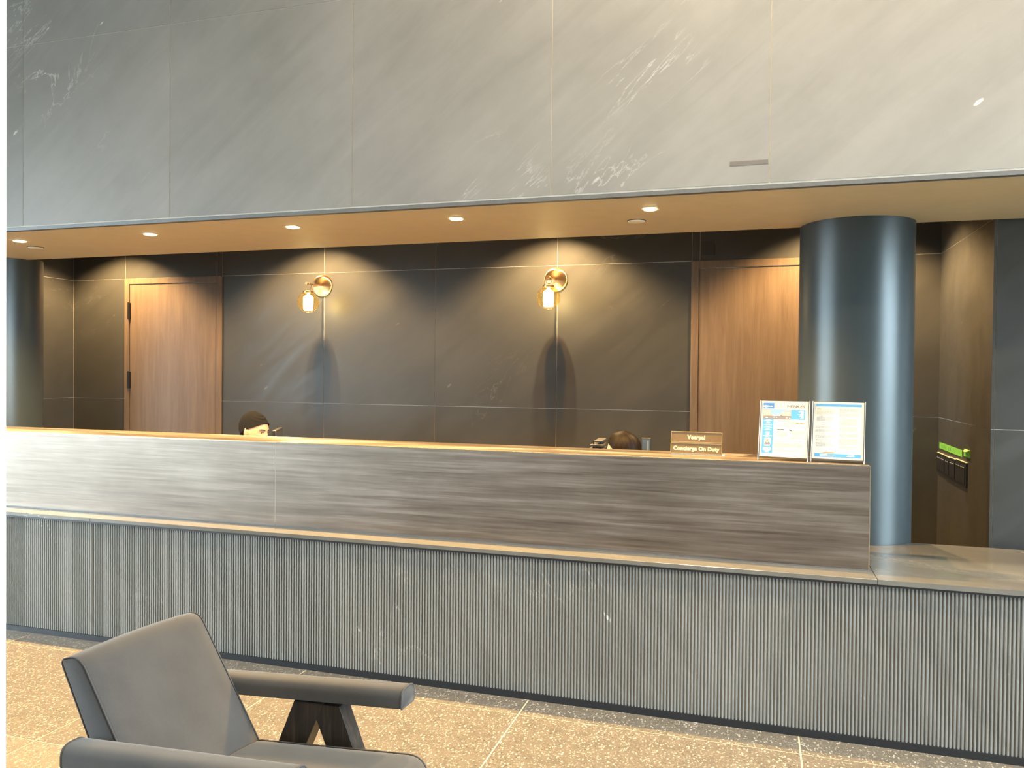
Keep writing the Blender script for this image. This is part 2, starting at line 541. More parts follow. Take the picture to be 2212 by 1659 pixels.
def door(name, x0, x1, hinge, label):
    t = tag(empty(name, ((x0 + x1) / 2, YF, 0)), label, 'door', kind='structure')
    cxm = (x0 + x1) / 2
    w = (x1 - x0) / 2
    f = .052
    box('frame_jamb', -w, -w + f, -.012, .08, 0, 2.402, WOOD, t, .002)
    box('frame_jamb', w - f, w, -.012, .08, 0, 2.402, WOOD, t, .002)
    box('frame_head', -w + f, w - f, -.012, .08, 2.402 - f, 2.402, WOOD, t, .002)
    box('backing', -w + f, w - f, .05, .08, 0, 2.402 - f, DARK, t)
    box('leaf', -w + f + .004, w - f - .004, -.004, .04, .008, 2.402 - f - .004, WOOD, t, .001)
    if hinge:
        for z0, z1 in ((2.035, 2.178), (1.397, 1.546), (.35, .495)):
            h = box('hinge', -w + f - .012, -w + f + .014, -.020, -.004, z0, z1, DARK, t)
            lathe('pin', [(.007, z0 - .006), (.007, z1 + .006)], DARK, h, 10, loc=(-w + f + .002, -.022, 0))
    else:
        h = lathe('lever_rose', [(.026, -.004), (.026, -.016), (.01, -.016), (.01, -.06)], DARK, t, 20, 'y', (w - f - .07, 0, 1.0))
        box('lever', w - f - .19, w - f - .06, -.066, -.05, .99, 1.01, DARK, h, .004)
    return t
door('door_1', -5.589, -4.534, True, 'walnut door with black hinges between slate slabs')
door('door_2', -.473, .557, False, 'walnut door half hidden by the round column')
tag(box('dark_square', -.405, -.315, YF - .004, YF + .001, 2.44, 2.545, plain('dark_plate', (.03, .029, .027), .5)), 'small dark square plate above the door beside the column', 'plate')  # thin dark square above the door

# round columns
def column(x, label):
    t = lathe('column', [(.288, 0), (.288, 2.395)], COLUMN, None, 96, loc=(0, 0, 0))
    t.location = (x, 4.676, 0)
    return tag(t, label, 'column', kind='structure')
column(.500, 'round blue-grey lacquered column beside the end of the desk')
column(-5.532, 'round blue-grey lacquered column at the far end of the desk')

# pale pilaster at the entry
tag(box('trim_2', -1.62, -1.302, .80, 1.115, 0, ZC, WHITE, None, .004), 'white painted door frame post at the picture edge', 'post', kind='structure')

# ------------------------------------------------------------------ soffit downlights
def downlight(x, y, lb):
    t = tag(empty('downlight', (x, y, ZS)), lb, 'downlight', 'row of downlights in the soffit')
    bm = bmesh.new()
    abox(bm, -.042, .042, -.042, .042, -.003, .001)
    frombm('trim_plate', bm, plain('trim_amber', (.62, .50, .32), .5), t)
    bm = bmesh.new()
    abox(bm, -.030, .030, -.030, .030, -.0075, -.0028)
    bmesh.ops.bevel(bm, geom=[e for e in bm.edges if abs(e.verts[0].co.z - e.verts[1].co.z) > .001], offset=.010, segments=4, affect='EDGES')
    frombm('lens', bm, LENS, t)
    l = bpy.data.lights.new('downlight_beam', 'SPOT')
    l.energy = DOWN_W
    l.color = AMBER
    l.spot_size = R(132)
    l.spot_blend = .7
    l.shadow_soft_size = .018
    o = bpy.data.objects.new('downlight_beam', l)
    COL.objects.link(o)
    o.parent = t
    o.location = (0, 0, -.02)
for x, lb in ((-5.50, 'lit soffit downlight beyond the far column'), (-4.50, 'lit soffit downlight next to the cream disc near the hinged door'),
              (-3.49, 'lit soffit downlight before the person in the head wrap'), (-2.515, 'lit soffit downlight midway between the two sconces'),
              (-1.53, 'lit soffit downlight before the sconce nearer the column'), (-.515, 'lit soffit downlight next to the cream disc above the flyers')):
    downlight(x, 3.943, lb)
for x, y, lb in ((-4.64, 4.186, 'flat cream round ceiling disc near the far column'), (-.625, 4.246, 'flat cream round ceiling disc above the two flyers')):
    t = tag(empty('ceiling_disc', (x, y, ZS)), lb, 'ceiling speaker')
    lathe('cover', [(.046, .001), (.046, -.005), (.043, -.007), (0, -.007)], plain('disc_cream', (.95, .90, .70), .5), t, 32)
    lathe('rim', [(.046, .001), (.050, .001), (.050, -.003), (.046, -.003)], DARK, t, 32)

# wall-washing lamps hidden in the cove
SCX = (-3.533, -1.499)
def washer(x):
    y, z = 5.525, 3.0 + .06
    t = tag(empty('cove_spotlight', (x, y, z)), 'small black spotlight tucked up in the cove', 'spotlight', 'spotlights in the cove over the slate wall')
    lathe('stem', [(.008, 0), (.008, -.10)], DARK, t, 12)
    lathe('head', [(0, -.09), (.03, -.09), (.03, -.17), (.024, -.17), (.024, -.15), (0, -.15)], DARK, t, 24)
    l = bpy.data.lights.new('cove_beam', 'SPOT')
    l.energy = WASH_W
    l.color = (1, .66, .30)
    l.spot_size = R(122)
    l.spot_blend = .5
    l.shadow_soft_size = .016
    o = bpy.data.objects.new('cove_beam', l)
    COL.objects.link(o)
    o.parent = t
    o.location = (0, 0, -.185)
for x in (-5.565, -3.533, -1.499, .533):
    washer(x)

# ------------------------------------------------------------------ sconces
def sconce(x, label):
    zc = 2.292
    t = tag(empty('wall_sconce', (x, YF, zc)), label, 'wall lamp', 'brass globe sconces')
    bp = lathe('backplate', [(.094, 0), (.094, -.006), (.091, -.010), (.03, -.022), (.014, -.026), (0, -.026)], None, t, 64, 'y')
    m, nt, b = newmat('spun_brass')
    # sheen of the spun brass painted into its colour by angle around the plate
    tc = N(nt, 'ShaderNodeTexCoord')
    gr = N(nt, 'ShaderNodeTexGradient', gradient_type='RADIAL')
    mp = N(nt, 'ShaderNodeMapping')
    mp.inputs['Rotation'].default_value = (R(90), 0, 0)
    L(nt, tc.outputs['Object'], mp.inputs[0])
    L(nt, mp.outputs[0], gr.inputs[0])
    nz = noise(nt, coords(nt), 30, 2)
    L(nt, ramp(nt, mathn(nt, 'ADD', gr.outputs[1], mathn(nt, 'MULTIPLY', nz, .01)), (0, (.70, .42, .20)), (.2, (.82, .55, .28)), (.4, (.66, .38, .18)), (.6, (.86, .58, .30)), (.8, (.70, .42, .2)), (1, (.70, .42, .2))), b.inputs['Base Color'])
    b.inputs['Metallic'].default_value = 1
    b.inputs['Roughness'].default_value = .34
    b.inputs['Anisotropic'].default_value = .85
    bp.data.materials.append(m)
    tube('arm', [(0, -.02, 0), (0, -.10, -.003), (0, -.245, -.008)], .0055, BRASS, t, 12)
    lathe('arm_tip', [(0, -.236), (.011, -.236), (.013, -.248), (.011, -.260), (0, -.260)], BRASS, t, 20, 'y', (0, 0, -.008))
    gy = -.225
    ring = [(0.023 * math.cos(R(-60 + 300 * k / 24)), gy, -.030 + .028 * math.sin(R(-60 + 300 * k / 24))) for k in range(25)]
    tube('ring', ring, .0028, BRASS, t, 8)
    gc = -.158
    lathe('stem', [(.006, -.050), (.006, -.056), (.012, -.058), (.012, -.070)], BRASS, t, 16, loc=(0, gy, 0))
    lathe('fitter_cap', [(0, -.066), (.040, -.066), (.044, -.070), (.044, -.082), (.041, -.082), (.041, -.071), (0, -.071)], BRASS, t, 32, loc=(0, gy, 0))
    gr_ = .088
    prof = [(gr_ * math.sin(R(a)), gc + gr_ * math.cos(R(a))) for a in [27] + list(range(34, 180, 8)) + [180]]
    gl = lathe('globe', prof, GLOBE, t, 48, loc=(0, gy, 0))
    bl = lathe('bulb', [(0, -.082), (.010, -.083), (.012, -.098), (.036, -.112), (.040, -.122), (.038, -.216), (.033, -.226), (0, -.226)], BULB, t, 32, loc=(0, gy, 0))
    lathe('finial', [(0, gc - gr_ + .004), (.006, gc - gr_ + .001), (.004, gc - gr_ - .006), (0, gc - gr_ - .008)], BRASS, t, 12, loc=(0, gy, 0))
    for k, (dx, dz) in enumerate(((0.0, 0.0),)):
        l = bpy.data.lights.new('bulb_light', 'POINT')
        l.energy = BULB_W
        l.color = (1, .68, .27)
        l.shadow_soft_size = .03
        o = bpy.data.objects.new('bulb_light', l)
        COL.objects.link(o)
        o.parent = t
        o.location = (0, gy - .0, gc - .0)
    return t
sconce(SCX[0], 'brass globe sconce on the slate wall above the person in the black head wrap')
sconce(SCX[1], 'brass globe sconce on the slate wall nearer the door behind the column')

# ------------------------------------------------------------------ reception desk
XD0 = -7.4           # far end of the stone base
YL = 3.66
desk = tag(empty('reception_desk', (-2.5, YL, 0)), 'long ribbed dark slate reception desk base on a black plinth', 'desk')
def dpart(o):
    o.parent = desk
    o.matrix_parent_inverse = Matrix.Translation(desk.location).inverted()
    return o
def ribbed(x0, x1, ml=.005, mr=.005):
    """fluted slab: half-round ribs 15 mm apart with narrow plain margins"""
    z0, z1 = .030, .681
    yf, dep = YL + .020, .0080
    prof = [(x0, yf + dep), (x0 + ml, yf + dep)]
    n = int((x1 - x0 - ml - mr) / .0150)
    p = (x1 - x0 - ml - mr) / n
    for i in range(n):
        a = x0 + ml + i * p
        for t, d in ((.14, 0.0), (.17, .60), (.28, .92), (.45, 1.0), (.62, .92), (.73, .60), (.76, 0.0)):
            prof.append((a + t * p, yf - dep * d + dep))
    prof += [(x1 - mr, yf + dep), (x1, yf + dep)]
    bm = bmesh.new()
    lo = [bm.verts.new((x, y, z0)) for x, y in prof] + [bm.verts.new((x1, yf + .03, z0)), bm.verts.new((x0, yf + .03, z0))]
    hi = [bm.verts.new((v.co.x, v.co.y, z1)) for v in lo]
    m = len(lo)
    for i in range(m):
        bm.faces.new((lo[i], lo[(i + 1) % m], hi[(i + 1) % m], hi[i]))
    bm.faces.new(hi)
    o = frombm('ribbed_panel', bm, STONE_RIB)
    dpart(o)
seams = [XD0, -5.9, -3.656, 3.2]
for i in range(len(seams) - 1):
    ribbed(seams[i] + .003, seams[i + 1] - .003)
dpart(box('plinth', XD0, 3.2, YL + .012, YL + .20, 0, .0315, DARK))
dpart(box('shadow_gap', XD0, 3.2, YL + .034, YL + .07, .03, .6825, DARK))
dpart(box('carcass', XD0, 3.2, YL + .055, 4.15, .03, .6825, DARK))
ledge = tag(empty('stone_ledge', (-2.5, YL, .695)), 'low polished black slate ledge with white flecks along the desk', 'ledge')
for x0, x1, yb in ((XD0, -3.656, 4.16), (-3.656, .495, 4.16)):
    o = box('ledge_slab', x0 + .001, x1 - .001, YL, yb, .692, .713, STONE_TOP, None, .0015, 1)
    o.parent = ledge
    o.matrix_parent_inverse = Matrix.Translation(ledge.location).inverted()
# deep end slab, notched around the column
out_ = [(.496, YL), (3.199, YL), (3.199, 4.535)]
a0, a1 = math.asin((4.535 - 4.676) / .292), math.acos(-.004 / .292) - math.pi
a1 = -math.pi / 2 - .014
out_ += [(.500 + .292 * math.cos(a0 + (a1 - a0) * k / 14), 4.676 + .292 * math.sin(a0 + (a1 - a0) * k / 14)) for k in range(15)]
bm = bmesh.new()
lo_ = [bm.verts.new((x, y, .692)) for x, y in out_]
hi_ = [bm.verts.new((x, y, .713)) for x, y in out_]
for i in range(len(out_)):
    bm.faces.new((lo_[i], lo_[(i + 1) % len(out_)], hi_[(i + 1) % len(out_)], hi_[i]))
bm.faces.new(lo_)
bm.faces.new(hi_)
o = frombm('ledge_slab', bm, STONE_TOP)
o.parent = ledge
o.matrix_parent_inverse = Matrix.Translation(ledge.location).inverted()
o = box('front_edge', XD0, 3.2, YL + .003, YL + .05, .683, .692, DARK)
o.parent = ledge
o.matrix_parent_inverse = Matrix.Translation(ledge.location).inverted()
# support under the deep part of the ledge beside the counter
dpart(box('carcass_end', .82, 3.2, 4.151, 4.53, .03, .6915, DARK))

XC0, XC1, YC0, YC1, ZC1 = -5.51, .480, 3.808, 4.150, 1.176
counter = tag(empty('raised_counter', (-2.5, YC0, .713)), 'raised counter of brushed bronze metal on the slate ledge', 'counter')
def cpart(o):
    o.parent = counter
    o.matrix_parent_inverse = Matrix.Translation(counter.location).inverted()
    return o
for x0, x1 in ((XC0, -2.529), (-2.529, XC1)):
    cpart(box('front_panel', x0 + .0012, x1 - .0012, YC0, YC0 + .02, .7135, ZC1 - .0005, BRONZE, None, .0012, 1))
    cpart(box('top_panel', x0 + .0012, x1 - .0012, YC0 + .0195, YC1, ZC1 - .02, ZC1, BRONZE, None, .0012, 1))
cpart(box('edge_line', XC0, XC1, YC0 - .0006, YC0 + .004, ZC1 - .004, ZC1 + .0006, BRONZE_EDGE))
cpart(box('seam_line', -2.531, -2.527, YC0 - .0004, YC0 + .003, .714, ZC1 - .001, BRONZE_EDGE))
cpart(box('end_panel', XC1 - .02, XC1 - .0002, YC0 + .02, YC1, .7135, ZC1 - .02, BRONZE))
cpart(box('end_edge', XC1 - .004, XC1 + .0006, YC0 - .0005, YC0 + .004, .714, ZC1, BRONZE_EDGE))
cpart(box('end_panel', XC0, XC0 + .02, YC0 + .02, YC1, .7135, ZC1 - .02, BRONZE))
cpart(box('base_line', XC0, XC1, YC0 - .003, YC0 + .01, .7132, .718, DARKTRIM))
cpart(box('back_panel', XC0, XC1, YC1 - .02, YC1, .7135, ZC1 - .02, DARK))
work = tag(box('worktop', -5.18, .17, 4.164, 4.70, .7145, .745, wood_mat('worktop_oak', (.10, .06, .035), (.16, .10, .06), (.22, .14, .08), .5, 1, 'x'), None, .003), 'wooden worktop behind the raised counter', 'worktop')
for x in (-5.15, -4.2, -2.2, -.2, .14):
    o = box('support_panel', x - .012, x + .012, 4.16, 4.66, 0, .7150, DARK, work)

# ------------------------------------------------------------------ name plates and flyers on the counter
def textmesh(name, body, size, mat, parent, loc, rot, align='CENTER', bold=0.0, extr=.0003, shear=0.0, sx=1.0):
    c = bpy.data.curves.new(name, 'FONT')
    c.body = body
    c.size = size
    c.align_x = align
    c.align_y = 'CENTER'
    c.extrude = extr
    c.offset = bold
    c.space_character = 1.05
    c.resolution_u = 3
    o = bpy.data.objects.new(name, c)
    COL.objects.link(o)
    dg = bpy.context.evaluated_depsgraph_get()
    me = bpy.data.meshes.new_from_object(o.evaluated_get(dg))
    bpy.data.objects.remove(o, do_unlink=True)
    bpy.data.curves.remove(c)
    me.materials.clear()
    p = link(name, me, mat, parent)
    p.location = loc
    p.rotation_euler = rot
    p.scale = (sx, 1, 1)
    return p
GOLDL = plain('gold_lettering', (.95, .86, .45), .4, 0.2)
GOLDF = plain('gold_frame', (.85, .66, .36), .30, .9)
BRNZP = plain('bronze_plate', (.27, .18, .10), .36, .6)
npx, npy = -.285, 4.000
npt = tag(empty('name_plate_stand', (npx, npy, ZC1), R(-3)), 'bronze two-tier name plate stand with gold lettering on the counter', 'name plate')
tilt = Matrix.Rotation(R(-10), 4, 'X')
W2 = .124
def tiltbox(name, x0, x1, y0, y1, z0, z1, mat, par, bev=0.0):
    bm = bmesh.new()
    abox(bm, x0, x1, y0, y1, z0, z1)
    if bev: bmesh.ops.bevel(bm, geom=bm.edges[:], offset=bev, segments=2, affect='EDGES')
    bmesh.ops.transform(bm, matrix=tilt, verts=bm.verts)
    return frombm(name, bm, mat, par)
for k, (z0, z1, txt, sz) in enumerate(((.004, .058, 'Concierge On Duty', .0262), (.060, .114, 'Veerpal', .0262))):
    pl = tiltbox('plate', -W2, W2, 0, .004, z0, z1, BRNZP, npt)
    for a in ((-W2, W2, z0, z0 + .004), (-W2, W2, z1 - .004, z1), (-W2, -W2 + .003, z0, z1), (W2 - .003, W2, z0, z1)):
        tiltbox('plate_rim', a[0], a[1], -.003, .004, a[2], a[3], GOLDF, pl, .0008)
    zc = (z0 + z1) / 2 - .001
    pos = tilt @ Vector((0, -.0004, zc))
    textmesh('lettering', txt, sz, GOLDL, pl, pos, (R(90 - 10), 0, 0), bold=.0013, extr=.0006, sx=1.0 if k else .99)
tiltbox('back_plate', -W2, W2, .004, .007, .004, .114, GOLDF, npt)
box('foot', -W2, W2 + .012, -.001, .055, 0.0, .004, PAPER, npt, .001)

BLUE = plain('print_blue', (.04, .20, .60), .6, grain=.02)
BLUE2 = plain('print_light_blue', (.07, .30, .70), .6, grain=.02)
INK = plain('print_grey', (.36, .37, .38), .7, grain=.02)
INKD = plain('print_dark', (.10, .10, .11), .7, grain=.02)
ORNG = plain('print_orange', (.70, .30, .10), .6, grain=.02)
WHT = plain('print_white', (.62, .64, .66), .6, grain=.01)
PINK = plain('print_pink', (.90, .55, .75), .6, grain=.02)
TAUPE = plain('print_building', (.42, .34, .30), .6, grain=.1, gscale=300)
GREYR = plain('print_road', (.20, .18, .18), .6, grain=.1, gscale=200)
SKYB = plain('print_sky', (.20, .45, .80), .6, grain=.04)

def flyer(x0, y, w, h, rz, label, layout, lean=-15):
    """slanted clear stand with a printed sheet; layout draws in sheet units: u to the right, v down, 0..1"""
    t = tag(empty('flyer_stand', (x0, y, ZC1), rz), label, 'flyer stand')
    M = Matrix.Rotation(R(lean), 4, 'X')
    base = .017
    def sheet(name, u0, u1, v0, v1, mat, par, off):
        bm = bmesh.new()
        vs = [bm.verts.new(M @ Vector((u * w, -off, base + h * (1 - v)))) for u, v in ((u0, v1), (u1, v1), (u1, v0), (u0, v0))]
        bm.faces.new(vs)
        return frombm(name, bm, mat, par)
    def multi(name, rects, mat, par, off):
        bm = bmesh.new()
        for u0, u1, v0, v1 in rects:
            vs = [bm.verts.new(M @ Vector((u * w, -off, base + h * (1 - v)))) for u, v in ((u0, v1), (u1, v1), (u1, v0), (u0, v0))]
            bm.faces.new(vs)
        return tag(frombm(name, bm, mat, par), kind='stuff')
    def poly(name, pts, mat, par, off):
        bm = bmesh.new()
        bm.faces.new([bm.verts.new(M @ Vector((u * w, -off, base + h * (1 - v)))) for u, v in pts])
        return frombm(name, bm, mat, par)
    bm = bmesh.new()
    abox(bm, 0, w, 0, .0012, base, base + h)
    bmesh.ops.transform(bm, matrix=M, verts=bm.verts)
    pp = frombm('sheet', bm, PAPER, t)
    for nm, a, b_, z0 in (('front_panel', -.0060, -.0040, 0.0), ('back_panel', .0018, .0040, 0.0)):
        bm = bmesh.new()
        abox(bm, -.004, w + .004, a, b_, .001, base + h + .002)
        bmesh.ops.transform(bm, matrix=M, verts=bm.verts)
        frombm(nm, bm, ACRYLIC, t)
    box('foot', -.004, w + .004, -.001, .085, 0, .003, ACRYLIC, t)
    box('foot_edge', w + .0005, w + .004, -.001, .085, .0, .0042, WHT, t)
    for a, b_ in ((-.0055, -.0035), (w + .0035, w + .0055)):
        bm = bmesh.new()
        abox(bm, a, b_, -.006, .004, .001, base + h + .002)
        bmesh.ops.transform(bm, matrix=M, verts=bm.verts)
        frombm('stand_edge', bm, WHT, t)
    layout(pp, sheet, multi, poly, M, w, h, base)
    return t

def para(u0, u1, v0, v1, lh=.0125, ragged=.12, seed=1, centre=False):
    rnd = random.Random(seed)
    out = []
    v = v0
    while v + lh * .55 <= v1:
        e = u1 - (u1 - u0) * rnd.random() * ragged
        last = v + lh * 1.6 > v1
        if last: e = u0 + (u1 - u0) * (.35 + .4 * rnd.random())
        d = (u1 - e) / 2 if centre else 0
        x = u0 + d
        while x < e + d - .01:
            wd = min(.018 + .05 * rnd.random(), e + d - x)
            out.append((x, x + wd, v, v + lh * .5))
            x += wd + .009
        v += lh
    return out

def layout_a(pp, sheet, multi, poly, M, w, h, base):
    lg = sheet('logo_block', .045, .275, .035, .135, BLUE, pp, .0004)
    poly('logo_mark', [(.08 + .05 * math.cos(R(a)) * 1.1 + .02, .098 + .020 * math.sin(R(a))) for a in range(0, 360, 24)], WHT, lg, .0007)
    multi('logo_text', [(.145, .19, .088, .106), (.15, .155, .075, .11)], WHT, lg, .0008)
    poly('logo_peak', [(.19, .107), (.215, .082), (.255, .107)], PINK, lg, .0007)
    textmesh('heading', 'MENKES', .0185, INKD, pp, M @ Vector((w * .735, -.0006, base + h * .905)), (R(90 - 15), 0, 0), extr=.00005, sx=1.12)
    im = sheet('street_picture', .045, .64, .152, .325, SKYB, pp, .0004)
    poly('picture_building', [(.045, .155), (.19, .16), (.215, .22), (.26, .262), (.26, .285), (.045, .285)], TAUPE, im, .0006)
    poly('picture_building', [(.40, .232), (.50, .18), (.64, .158), (.64, .272), (.40, .27)], TAUPE, im, .0006)
    poly('picture_hall', [(.235, .245), (.42, .235), (.42, .275), (.235, .275)], WHT, im, .0007)
    multi('picture_windows', [(.05 + .022 * i, .062 + .022 * i, .175 + .026 * j, .187 + .026 * j) for i in range(7) for j in range(4)] + [(.44 + .024 * i, .454 + .024 * i, .20 + .022 * j, .210 + .022 * j) for i in range(8) for j in range(3)], WHT, im, .0008)
    poly('picture_road', [(.045, .283), (.64, .270), (.64, .325), (.045, .325)], GREYR, im, .0008)
    multi('picture_cars', [(.10, .15, .296, .309), (.27, .35, .288, .303), (.53, .57, .292, .306), (.60, .63, .30, .312)], WHT, im, .0010)
    multi('picture_shadow', [(.05, .64, .272, .277), (.29, .33, .297, .305), (.41, .45, .25, .262)], INKD, im, .0011)
    bb = sheet('blue_block', .64, .935, .155, .325, BLUE2, pp, .0004)
    rnd = random.Random(5)
    multi('block_text', [(.905 - a, .905, .168 + .0165 * i, .176 + .0165 * i) for i, a in enumerate((.09, .11, .05, .06, .13, .08, .10, .05, .07))], WHT, bb, .0007)
    sb = sheet('blue_sidebar', .045, .275, .325, .935, BLUE2, pp, .0004)
    rows = []
    for v, ls in ((.338, (.09, .17)), (.378, (.06, .10)), (.418, (.09, .17)), (.460, (.08, .17)), (.505, (.08, .15)), (.556, (.08, .09, .08)), (.598, (.06, .10, .19)), (.645, (.09,)), (.79, (.12, .11)), (.835, (.16, .18, .17, .19, .12)), (.90, (.06, .09))):
        for i, ln in enumerate(ls):
            rows.append((.16 - ln / 2, .16 + ln / 2, v + .0135 * i, v + .0135 * i + .008))
    multi('sidebar_text', rows, WHT, sb, .0007)
    pt = sheet('portrait', .095, .230, .668, .785, plain('print_peach', (.93, .76, .52), .6), sb, .0007)
    poly('portrait_head', [(.160 + .022 * math.cos(R(a)), .708 + .022 * math.sin(R(a))) for a in range(0, 360, 20)], plain('print_brown', (.42, .22, .13), .6), pt, .0010)
    poly('portrait_suit', [(.098, .784), (.104, .752), (.135, .735), (.160, .752), (.186, .735), (.218, .752), (.226, .784)], GREYR, pt, .0011)
    poly('portrait_shirt', [(.145, .737), (.176, .737), (.160, .765)], WHT, pt, .0012)
    tx = []
    tx += para(.46, .80, .350, .420, .0145, .2, 2, True) + para(.36, .84, .432, .480, .0145, .15, 3, True)
    tx += para(.36, .52, .505, .517, .0125, .1, 4) + para(.35, .60, .548, .660, .0205, .2, 6, True)
    tx += para(.64, .92, .535, .612, .0135, .1, 7, True) + para(.64, .90, .64, .682, .0135, .1, 8)
    tx += para(.31, .93, .712, .742, .0135, .05, 9) + para(.31, .92, .758, .845, .0135, .05, 10) + para(.31, .92, .872, .900, .0135, .1, 11)
    multi('body_text', tx, INK, pp, .0004)
    multi('heading_text', [(.36, .42, .503, .515), (.43, .50, .503, .515), (.62, .665, .520, .534)], INKD, pp, .0005)
    multi('orange_mark', [(.735, .93, .392, .402), (.755, .80, .384, .404), (.84, .885, .384, .404), (.90, .915, .362, .368), (.80, .81, .368, .374)], ORNG, pp, .0004)

def layout_b(pp, sheet, multi, poly, M, w, h, base):
    sheet('blue_band', .045, .955, .035, .078, BLUE2, pp, .0004)
    ft = sheet('blue_footer', .045, .955, .905, .965, BLUE2, pp, .0004)
    multi('footer_text', [(.15, .30, .913, .919), (.15, .44, .924, .930), (.15, .30, .936, .942), (.15, .42, .948, .954), (.70, .83, .915, .921), (.68, .83, .934, .948)], WHT, ft, .0007)
    poly('grey_badge', [(.075, .142), (.06, .128), (.075, .112), (.12, .106), (.155, .118), (.165, .142)], INK, pp, .0004)
    tx = [(.19, .36, .134, .140)]
    tx += para(.06, .42, .156, .236, .0125, .06, 21) + para(.11, .35, .250, .262, .0125, .1, 22) + para(.07, .41, .268, .345, .0125, .1, 23)
    tx += para(.18, .34, .362, .384, .012, .2, 24) + para(.18, .30, .405, .415, .012, .1, 25)
    tx += para(.05, .42, .432, .470, .0125, .2, 26) + para(.05, .42, .488, .535, .0125, .2, 27) + para(.18, .32, .558, .568, .0125, .1, 28)
    tx += para(.05, .41, .592, .645, .0125, .2, 29) + para(.06, .41, .660, .690, .0125, .2, 30) + para(.06, .41, .715, .790, .0125, .3, 31)
    tx += para(.52, .90, .112, .180, .0118, .04, 32) + para(.52, .92, .205, .262, .0118, .04, 33) + para(.53, .88, .295, .415, .0122, .04, 34)
    tx += para(.53, .88, .440, .528, .0122, .06, 35) + para(.53, .90, .552, .615, .0122, .05, 36) + para(.52, .90, .640, .752, .0122, .05, 37) + para(.52, .88, .772, .815, .0122, .05, 38)
    multi('body_text', tx, INK, pp, .0004)
    multi('orange_mark', [(.21, .45, .886, .896), (.24, .42, .878, .898), (.28, .30, .842, .848), (.34, .35, .862, .868)], ORNG, pp, .0004)
flyer(.010, 3.895, .210, .266, R(-8), 'flyer with blue sidebar and small street picture in a clear stand', layout_a)
flyer(.242, 3.888, .214, .266, R(-8), 'two-column text flyer with blue bands top and bottom in a clear stand', layout_b)

# ------------------------------------------------------------------ switches and tape on the side wall
XS = 1.172
for i, (y0, y1, z0, z1) in enumerate(((5.975, 5.735, .935, 1.064), (5.73, 5.61, .925, 1.062), (5.605, 5.455, .925, 1.066), (5.45, 5.20, .925, 1.072))):
    nm = ('wide black switch plate in the corner below the long tape', 'narrow black switch plate next to the corner plate', 'narrow black switch plate with a pale scratch', 'wide black switch plate under the torn tape end')[i]
    t = tag(empty('switch_plate', (XS, (y0 + y1) / 2, (z0 + z1) / 2)), nm, 'switch', 'black switches on the side wall')
    hy, hz = abs(y0 - y1) / 2, (z1 - z0) / 2
    p = box('plate', -.010, .001, -hy, hy, -hz, hz, BLACKP, t, .002)
    n = (4, 2, 2, 4)[i]
    for k in range(n):
        a = -hy + .012 + (2 * hy - .024) * k / n
        b_ = -hy + .012 + (2 * hy - .024) * (k + 1) / n
        r_ = box('rocker', -.0145, -.009, a + .003, b_ - .003, -hz + .02, hz - .02, BLACKP, t, .0015)
        box('mark', -.0152, -.0144, a + .008, b_ - .008, hz - .032, hz - .029, WHT, r_)
    box('top_edge', -.0108, .0, -hy, hy, hz - .002, hz + .001, plain('pale_edge', (.8, .74, .5), .5), t)
GREEN = plain('green_tape', (.22, .60, .08), .6, grain=.08)
GRINK = plain('tape_ink', (.10, .28, .04), .7)
def wall_tape(y0, y1, z0, z1, label, marks, fold):
    t = tag(empty('green_tape', (XS, (y0 + y1) / 2, (z0 + z1) / 2)), label, 'tape')
    hy, hz = abs(y0 - y1) / 2, (z1 - z0) / 2
    s = box('strip', -.0016, .0004, -hy, hy, -hz, hz, GREEN, t)
    bm = bmesh.new()
    rnd = random.Random(3)
    for m_ in marks:
        a = -(-hy + 2 * hy * m_)
        abox(bm, -.0021, -.0014, a - .005, a + .005, -.013 + .004 * rnd.random(), .012 - .006 * rnd.random())
    tag(frombm('ink_marks', bm, GRINK, s), kind='stuff')
    if fold:
        bm = bmesh.new()
        vs = [bm.verts.new(v) for v in ((-.001, -hy + .005, hz), (-.001, hy * .5, hz), (-.022, -hy + .005, hz - .008), (-.020, hy * .4, hz - .012))]
        bm.faces.new((vs[0], vs[1], vs[3], vs[2]))
        frombm('curled_edge', bm, plain('tape_back', (.62, .78, .25), .6), s)
    return t
wall_tape(5.955, 5.335, 1.093, 1.134, 'long green tape strip with faded pen marks above the switches', (.12, .18, .24, .30, .45, .52, .64, .72, .88), False)
wall_tape(5.295, 5.145, 1.104, 1.148, 'short torn green tape piece with a curled top edge', (.35, .6), True)

